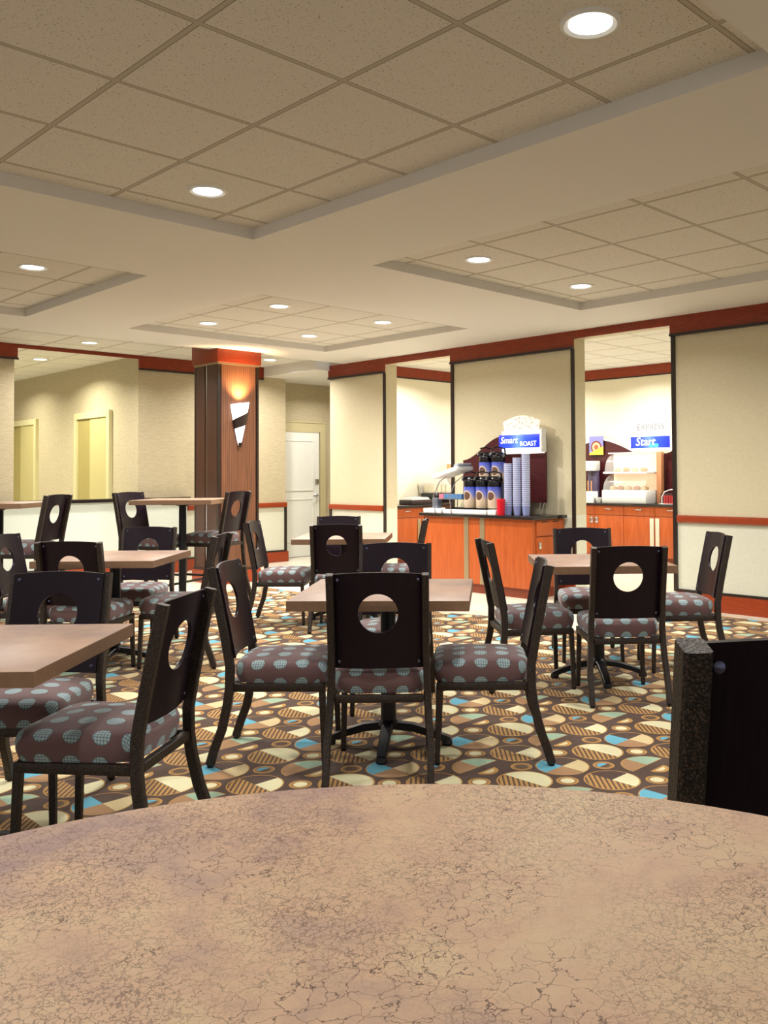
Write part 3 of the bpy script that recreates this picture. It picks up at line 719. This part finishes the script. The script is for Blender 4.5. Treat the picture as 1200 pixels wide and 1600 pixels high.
# coffee board and lit sign
bd=empty('coffee_backboard','dark maroon curved backboard standing behind the airpots','backboard',(7.63,6.64,Z0))
pts=[(7.27,1.00),(7.27,1.485)]
for i in range(1,15):
    t=i/14; pts.append((7.27-.62*t,1.485+.265*(t*t*(3-2*t))))
pts+=[(6.02,1.765),(6.02,1.00)]
MB().prism([(a-6.64,b-Z0) for a,b in pts],-.012,.012,'x').build('panel',M['maroon'],bd)
for y in (7.2,7.14,6.10,6.05): MB().tube([(0,y-6.64,.135),(-.03,y-6.64+.02,0)],.004,n=8).build('wire_leg',M['chrome'],bd)
blue_sign=emit('lit_sign_blue',(.03,.06,.85,1),1.1,(.02,.04,.6,1)); white_sign=emit('lit_sign_white',(1,.93,.84,1),2.2); letter=emit('lit_letters',(1,1,1,1),1.3)
def sign_blue(name,yc,wd):
    t=NT(name); co=t.co('Object'); sx=t.n('ShaderNodeSeparateXYZ'); t.l(co,sx.inputs[0])
    a=t.m_('ABSOLUTE',t.m_('SUBTRACT',sx.outputs[1],yc)); c=t.ramp(t.m_('DIVIDE',a,wd),[(.0,(.22,.42,1,1)),(.35,(.05,.12,.85,1)),(1,(.01,.02,.55,1))])
    t.base(srgb(20,40,180),.3); t.l(c,t.p.inputs['Emission Color']); t.p.inputs['Emission Strength'].default_value=1.2; return t.m
sg=empty('lit_coffee_sign','lit blue and white sign with a clear arched top above coffee','sign',(7.585,6.33,1.545))
MB().box(-.03,.032,-.30,.27,0,.255,bev=.004).build('light_box',white_sign,sg)
MB().box(-.046,-.031,-.285,.30,.062,.212,bev=.002).build('blue_band',sign_blue('sign_band_blue',.02,.3),sg)
arch=[(-.245,.257),(-.27,.36)]+[(-.27+.54*i/12,.36+.065*sin(pi*i/12)) for i in range(1,12)]+[(.27,.36),(.245,.257)]
t=NT('frosted_acrylic'); v=t.co('Object',(1,1,1)); vo=t.n('ShaderNodeTexVoronoi'); vo.inputs['Scale'].default_value=26; t.l(v,vo.inputs['Vector'])
cc=t.ramp(vo.outputs['Distance'],[(.15,srgb(176,166,160)),(.5,srgb(240,230,214))]); t.base(cc,.3); t.l(cc,t.p.inputs['Emission Color']); t.p.inputs['Emission Strength'].default_value=.35
MB().prism(arch,-.01,.0,'x').build('arched_top',t.m,sg)
MB().box(-.05,.032,-.325,-.301,.01,.27,bev=.004).build('end_cap',M['white_plastic'],sg)
lettering('Smart',.105,letter,sg,Matrix.Translation((-.048,.15,.148))@FACE_X,.2,0)
lettering('ROAST',.075,letter,sg,Matrix.Translation((-.048,-.13,.105))@FACE_X,0,0)

# ------------------------------------------------------------------ alcove counter, back wall
XF=10.92
cab2=None; ybs=[8.24,7.72,7.20,6.68,6.16]
names=['orange cherry base cabinet at the alcove counter, left end','orange cherry base cabinet below the cup holders in the alcove','orange cherry base cabinet under the pastry case','orange cherry base cabinet beside the alcove opening edge']
for i in range(4):
    y1,y0=ybs[i],ybs[i+1]
    c=empty('base_cabinet',names[i],'cabinet',(XF,(y0+y1)/2,0),0,'orange base cabinets in the alcove')
    h=(y1-y0)/2
    MB().box(.018,.50,-h+.001,h-.001,.11,.838).build('body',M['cabinet'],c); MB().box(.07,.50,-h+.001,h-.001,.0065,.11).build('plinth',M['cabinet_dark'],c)
    dr=MB().box(0,.0175,-h+.003,h-.003,.70,.832,bev=.002).build('drawer',M['cabinet'],c); MB().box(-.02,-.0,-.05,.05,.78,.795,bev=.003).build('handle',M['chrome'],dr)
    dd=MB().box(0,.0175,-h+.003,h-.003,.12,.694,bev=.002).build('door',M['cabinet'],c)
    sd=1 if i%2 else -1
    pl=sd*(h-.045)
    if i<2: MB().box(-.012,-.0,pl-.03,pl+.03,.58,.665,bev=.003).build('handle',M['chrome'],dd)
    else: MB().box(-.012,-.0,pl-.032,pl+.032,.15,.67,bev=.003).build('handle',plain('pale_metal',srgb(216,200,178),.4,.2),dd)
o=MB().box(XF-.03,11.44,6.12,8.28,.839,CT,bev=.004).build('countertop',M['granite']); tag(o,'dark worktop below the pastry case in the bright alcove','worktop')
# pastry case
pc=empty('pastry_case','two-tier clear curved pastry display case on alcove counter','display case',(11.10,7.20,Z0))
CL=glass_like('clear_acrylic',(.95,.93,.90,1),.16,.08)
MB().box(-.12,.24,-.34,.42,0,.19,bev=.01).build('base',M['white_plastic'],pc)
def curved(z0,z1,x0,x1):
    pr=[]
    for i in range(10):
        a=i/9*pi/2; pr.append((x0+(x1-x0)*(1-cos(a)),z0+(z1-z0)*sin(a)))
    return pr
for z0,z1,x0,name in ((.192,.43,-.11,'lower_glass'),(.462,.73,-.06,'upper_glass')):
    pr=curved(z0,z1,x0,.18); vs=[];fs=[]
    for x,z in pr: vs+=[(x,-.32,z),(x,.40,z)]
    for i in range(9): fs.append((2*i,2*i+1,2*i+3,2*i+2))
    b=len(vs); vs+=[(.18,-.32,z0),(.18,.40,z0)]; fs.append(tuple([2*i for i in range(10)]+[b])); fs.append(tuple([2*i+1 for i in range(10)]+[b+1]))
    mb=MB(); mb.add(vs,fs); mb.build(name,CL,pc,60)
MB().box(-.09,.23,-.335,.415,.432,.461,bev=.004).build('middle_shelf',M['white_plastic'],pc); MB().box(.20,.23,-.335,.415,.192,.43).build('rear_panel',emit('case_warm_back',(1,.75,.5,1),.5,srgb(235,190,150)),pc); MB().box(.20,.23,-.335,.415,.4625,.73).build('rear_panel',emit('case_warm_back2',(1,.85,.65,1),.9,srgb(240,215,180)),pc)
MB().box(.05,.24,-.335,.415,.7315,.75,bev=.004).build('top_cover',M['white_plastic'],pc)
MB().box(.14,.22,-.44,-.36,0,.75,bev=.004).build('side_post',plain('tan_post',srgb(190,130,90),.5),pc)
pm=plain('baked_pastry',srgb(206,140,70),.6,0,.3,.3,60); pm2=plain('glazed_pastry',srgb(226,190,130),.4,0,.3,.25,50)
fp=None; k=0
for z,row in ((.1925,(-.22,-.08,.06,.2,.33)),(.4625,(-.2,-.05,.1,.25))):
    for y in row:
        mm=pm if k%2 else pm2
        mb=MB().lathe([(0,0),(.045,0),(.058,.02),(.05,.045),(.025,.06),(0,.062)],16)
        o=mb.build('pastry',mm); o.location=(11.10+.06,7.20+y,Z0+z); k+=1
        tag(o,('baked pastry on the lower tier of the clear display case' if z<.3 else 'baked pastry on the upper tier of the clear display case'),'pastry','pastries on the lower tier' if z<.3 else 'pastries on the upper tier')
# backboard and signs
b2=empty('serving_backboard','dark maroon wavy backboard behind the pastry case','backboard',(11.41,7.2,Z0))
pts=[(8.25,.0),(8.25,.90)]
for i in range(1,13): 
    t=i/12; pts.append((8.25-.35*t,.90+.06*sin(t*pi/2)))
for i in range(1,17):
    t=i/16; pts.append((7.90-.62*t,.96-.22*t**1.5))
pts+=[(6.75,.735)]
for i in range(1,9):
    t=i/8; pts.append((6.75-.35*t,.735+.16*t**1.1))
pts+=[(6.15,.93),(6.15,0)]
MB().prism([(a-7.2,b) for a,b in pts],-.012,.012,'x').build('panel',M['maroon'],b2)
edge=[(0-.016,a-7.2,b+.002) for a,b in pts[1:-1]]
MB().tube(edge,.018,.010,up=(1,0,0)).build('edge_strip',M['white_plastic'],b2)
s2=empty('lit_start_sign','lit blue sign lettered Start above the pastry case','sign',(11.30,7.00,1.645))
MB().box(.0,.08,-.37,.30,0,.225,bev=.004).build('light_box',white_sign,s2); MB().box(-.014,-.001,-.36,.30,.035,.21,bev=.002).build('blue_band',sign_blue('start_band_blue',-.02,.32),s2)
lettering('Start',.17,letter,s2,Matrix.Translation((-.016,.05,.128))@FACE_X,.2,0)
tq=emit('teal_letters',(.05,.75,.75,1),1)
mb=MB()
for y in (-.06,-.14): mb.lathe([(0,0),(.028,0),(.028,.004),(0,.004)],16,M=Matrix.Translation((-.018,y,.072))@Matrix.Rotation(-pi/2,4,'Y')@Matrix.Scale(1.3,4,(0,1,0)))
mb.build('teal_marks',tq,s2)
e2=empty('express_plaque','clear plaque with grey outlined word express above blue sign','sign',(11.32,7.0,1.8715))
MB().box(0,.006,-.33,.28,0,.23,bev=.002).build('plaque',glass_like('clear_plaque',(.95,.96,.95,1),.12),e2)
lettering('EXPRESS',.125,plain('grey_outline',srgb(105,108,120),.4),e2,Matrix.Translation((-.003,-.02,.12))@FACE_X,.1,0)
po=empty('breakfast_picture','small poster of a breakfast plate left of pastry case','poster',(11.365,7.98,1.60))
t=NT('breakfast_print'); co=t.co('Object'); sx=t.n('ShaderNodeSeparateXYZ'); t.l(co,sx.inputs[0]); y=t.m_('ADD',sx.outputs[1],.0); z=t.m_('SUBTRACT',sx.outputs[2],.12)
r=t.m_('SQRT',t.m_('ADD',t.m_('MULTIPLY',y,y),t.m_('MULTIPLY',z,z))); c=t.mix(t.m_('LESS_THAN',r,.10),srgb(130,130,190),srgb(120,50,40)); c=t.mix(t.m_('LESS_THAN',r,.075),c,srgb(220,180,140)); c=t.mix(t.m_('LESS_THAN',r,.04),c,srgb(180,90,60)); c=t.mix(t.m_('LESS_THAN',t.m_('ADD',z,t.m_('MULTIPLY',y,.4)),-.04),c,srgb(236,200,70))
MB().box(0,.008,-.13,.13,0,.29).build('print',t.base(c,.4),po)
# small things on the alcove counter
ds=empty('juice_dispenser','white drink dispenser at left end of alcove counter','dispenser',(11.22,7.99,Z0))
MB().box(-.08,.12,-.10,.10,.48,.63,bev=.01).build('head',M['white_plastic'],ds); MB().box(.05,.11,-.09,.09,0,.48,bev=.01).build('column',plain('dispenser_grey',srgb(90,80,110),.4),ds); MB().tube([(-.04,-.05,.48),(-.04,-.06,.40)],.012,n=8).build('nozzle',M['black_plastic'],ds); MB().box(-.08,.05,-.09,.09,0,.02,bev=.003).build('drip_base',M['black_plastic'],ds)
cb=empty('utensil_box','white utensil box holding wooden sticks on alcove counter','utensil box',(11.0,7.83,Z0))
mb=MB().box(-.07,.07,-.08,-.072,.0,.17).box(-.07,.07,.072,.08,.0,.17).box(-.07,-.062,-.072,.072,0,.17).box(.062,.07,-.072,.072,0,.17).box(-.062,.062,-.072,.072,0,.006); mb.build('box',M['white_plastic'],cb)
for i,yy in enumerate((.03,-.02,.05)): 
    o=MB().tube([(0+.012*i-.02,yy,.008),(.0+.012*i-.02,yy+.005,.33)],.008,n=8).build('wooden_stick',plain('stick_wood%d'%i,srgb(214,150,90),.6)); o.location=(11.0,7.83,Z0); tag(o,'pale wooden stick standing in the white utensil box','stick','sticks in the utensil box')
bw=empty('white_bowl','small white bowl beside the pastry case base','bowl',(11.0,7.685,Z0))
MB().lathe([(0,0),(.032,0),(.036,.006),(.055,.06),(.062,.078),(.058,.078),(.05,.058),(.03,.012),(0,.010)],24).build('bowl',M['white_plastic'],bw)
wr=empty('wire_tong_rack','white wire rack with red packets right of pastry case','rack',(11.02,6.52,Z0))
MB().tube([(0,.10,0),(0,.10,.10),(0,.06,.17),(0,-.02,.20),(0,-.10,.21)],.007,n=8).build('wire_hoop',M['white_plastic'],wr); MB().box(-.06,.06,-.12,.12,0,.008).build('base',M['white_plastic'],wr)
mb=MB()
for i in range(4): mb.box(-.04,.05,-.10+i*.04,-.072+i*.04,.0085,.12)
mb.build('packets',plain('packet_red',srgb(190,60,60),.5,0,.3,.3,40),wr)
bk=empty('brown_basket','dark brown basket at right of the pastry case','basket',(11.18,6.74-.0,Z0))
bk.location=(11.22,6.60,Z0)
mb=MB().box(-.09,.09,-.09,.09,0,.01).box(-.1,-.088,-.1,.1,0,.15).box(.088,.1,-.1,.1,0,.15).box(-.088,.088,-.1,-.088,0,.15).box(-.088,.088,.088,.1,0,.15); mb.build('basket',plain('dark_basket',srgb(60,30,26),.6),bk)
# ------------------------------------------------------------------ alcove counter, left wall
YF=9.3
labs=['orange base cabinet in the left opening, next to the jamb','orange base cabinet in the left opening, behind the coffee cabinet','orange base cabinet in the left opening, far right unit']
for i in range(3):
    x0=8.30+i*.56; c=empty('base_cabinet',labs[i],'cabinet',(x0+.28,YF,0),0,'orange base cabinets in the left opening')
    MB().box(-.279,.279,.018,.49,.11,.838).build('body',M['cabinet'],c); MB().box(-.279,.279,.07,.49,.0065,.11).build('plinth',M['cabinet_dark'],c)
    dr=MB().box(-.277,.277,0,.0175,.70,.832,bev=.002).build('drawer',M['cabinet'],c); MB().box(-.05,.05,-.02,0,.78,.795,bev=.003).build('handle',M['chrome'],dr)
    dd=MB().box(-.277,.277,0,.0175,.12,.694,bev=.002).build('door',M['cabinet'],c); sx_=(.23 if i%2==0 else -.23); MB().box(sx_-.032,sx_+.032,-.012,0,.15,.67,bev=.003).build('handle',M['steel'],dd)
o=MB().box(8.28,10.0,YF-.03,9.79,.839,CT,bev=.004).build('countertop',M['granite']); tag(o,'dark worktop along the wall seen through the left opening','worktop')
nt=empty('napkin_tray','dark tray of white napkins beside the left opening jamb','tray',(8.95,9.50,Z0))
MB().box(-.22,.22,-.14,.14,0,.07,bev=.006).build('tray',plain('tray_dark',srgb(50,34,34),.4),nt)
mb=MB()
for i in range(4): mb.box(-.19+i*.01,.17-i*.012,-.11,.11,.0705+i*.009,.0785+i*.009,M=None)
mb.build('napkins',M['white_plastic'],nt)
br=empty('bread_case','clear plastic bread box on the black toaster, left opening','bread box',(9.42,9.55,Z0+.161))
MB().box(-.22,.22,-.16,.16,0,.27,bev=.006).build('clear_box',glass_like('clear_box',(.95,.96,.96,1),.22),br)
MB().box(-.225,.225,-.165,.165,.271,.285,bev=.004).build('lid',M['white_plastic'],br)
for i in range(4):
    o=MB().box(-.03,.03,-.11,.11,0,.12,bev=.012).build('bread_loaf',plain('bread%d'%i,srgb(222,206,160),.8,0,.2,.15,40)); o.location=(9.42-.13+i*.085,9.55,Z0+.166); o.rotation_euler=(0,radians(0),0); tag(o,'pale bread loaf inside the clear bread box','bread','loaves in the bread box')
ts=empty('black_toaster','black toaster under the clear bread box, left opening','toaster',(9.42,9.55,Z0))
MB().box(-.2,.2,-.14,.14,.012,.16,bev=.012).build('housing',M['black_plastic'],ts); MB().box(-.18,.18,-.12,.12,0,.012).build('base',M['steel'],ts); MB().box(-.15,-.13,-.155,-.141,.05,.10,bev=.003).build('lever',M['chrome'],ts)
cd=empty('cereal_dispenser','tall clear cereal dispenser on the left alcove counter','dispenser',(9.95-.12,9.60,Z0))
MB().lathe([(.0,0),(.09,0),(.09,.02),(.02,.04),(.02,.26),(.05,.28),(0,.28)],20).build('stand',M['white_plastic'],cd); MB().lathe([(0,.2805),(.05,.2805),(.10,.36),(.10,.60),(.0,.60)],20).build('hopper',plain('cereal',srgb(216,176,120),.7,0,.3,.3,80),cd); MB().lathe([(0,.6005),(.105,.6005),(.10,.63),(0,.64)],20).build('lid',M['white_plastic'],cd)

# ------------------------------------------------------------------ world, camera
w=bpy.data.worlds.new('World'); SC.world=w; w.use_nodes=True; bg=w.node_tree.nodes['Background']; bg.inputs[0].default_value=(1,.98,.95,1); bg.inputs[1].default_value=.62  # even background added as ambient fill through the open room behind the camera
cam=bpy.data.cameras.new('camera'); co=bpy.data.objects.new('camera',cam); COL.objects.link(co); SC.camera=co
F=1376.98; cam.sensor_fit='AUTO'; cam.sensor_width=36; cam.lens=F*36/1600; cam.shift_x=-116.88/1600; cam.shift_y=-96.83/1600; cam.clip_start=.02
pitch=.0264; roll=-.0068
fw=Vector((sin(YAW)*cos(pitch),cos(YAW)*cos(pitch),sin(pitch))); r0=Vector((cos(YAW),-sin(YAW),0)); u0=r0.cross(fw)
rr=r0*cos(roll)+u0*sin(roll); uu=-r0*sin(roll)+u0*cos(roll)
co.matrix_world=Matrix(((rr.x,uu.x,-fw.x,0),(rr.y,uu.y,-fw.y,0),(rr.z,uu.z,-fw.z,1.3284),(0,0,0,1)))
SC.view_settings.view_transform='Standard'; SC.view_settings.look='None'; SC.view_settings.exposure=0; SC.view_settings.gamma=1
SC.cycles.max_bounces=8; SC.cycles.diffuse_bounces=4; SC.cycles.transparent_max_bounces=12; SC.cycles.use_denoising=True
SC.cycles.sample_clamp_indirect=6
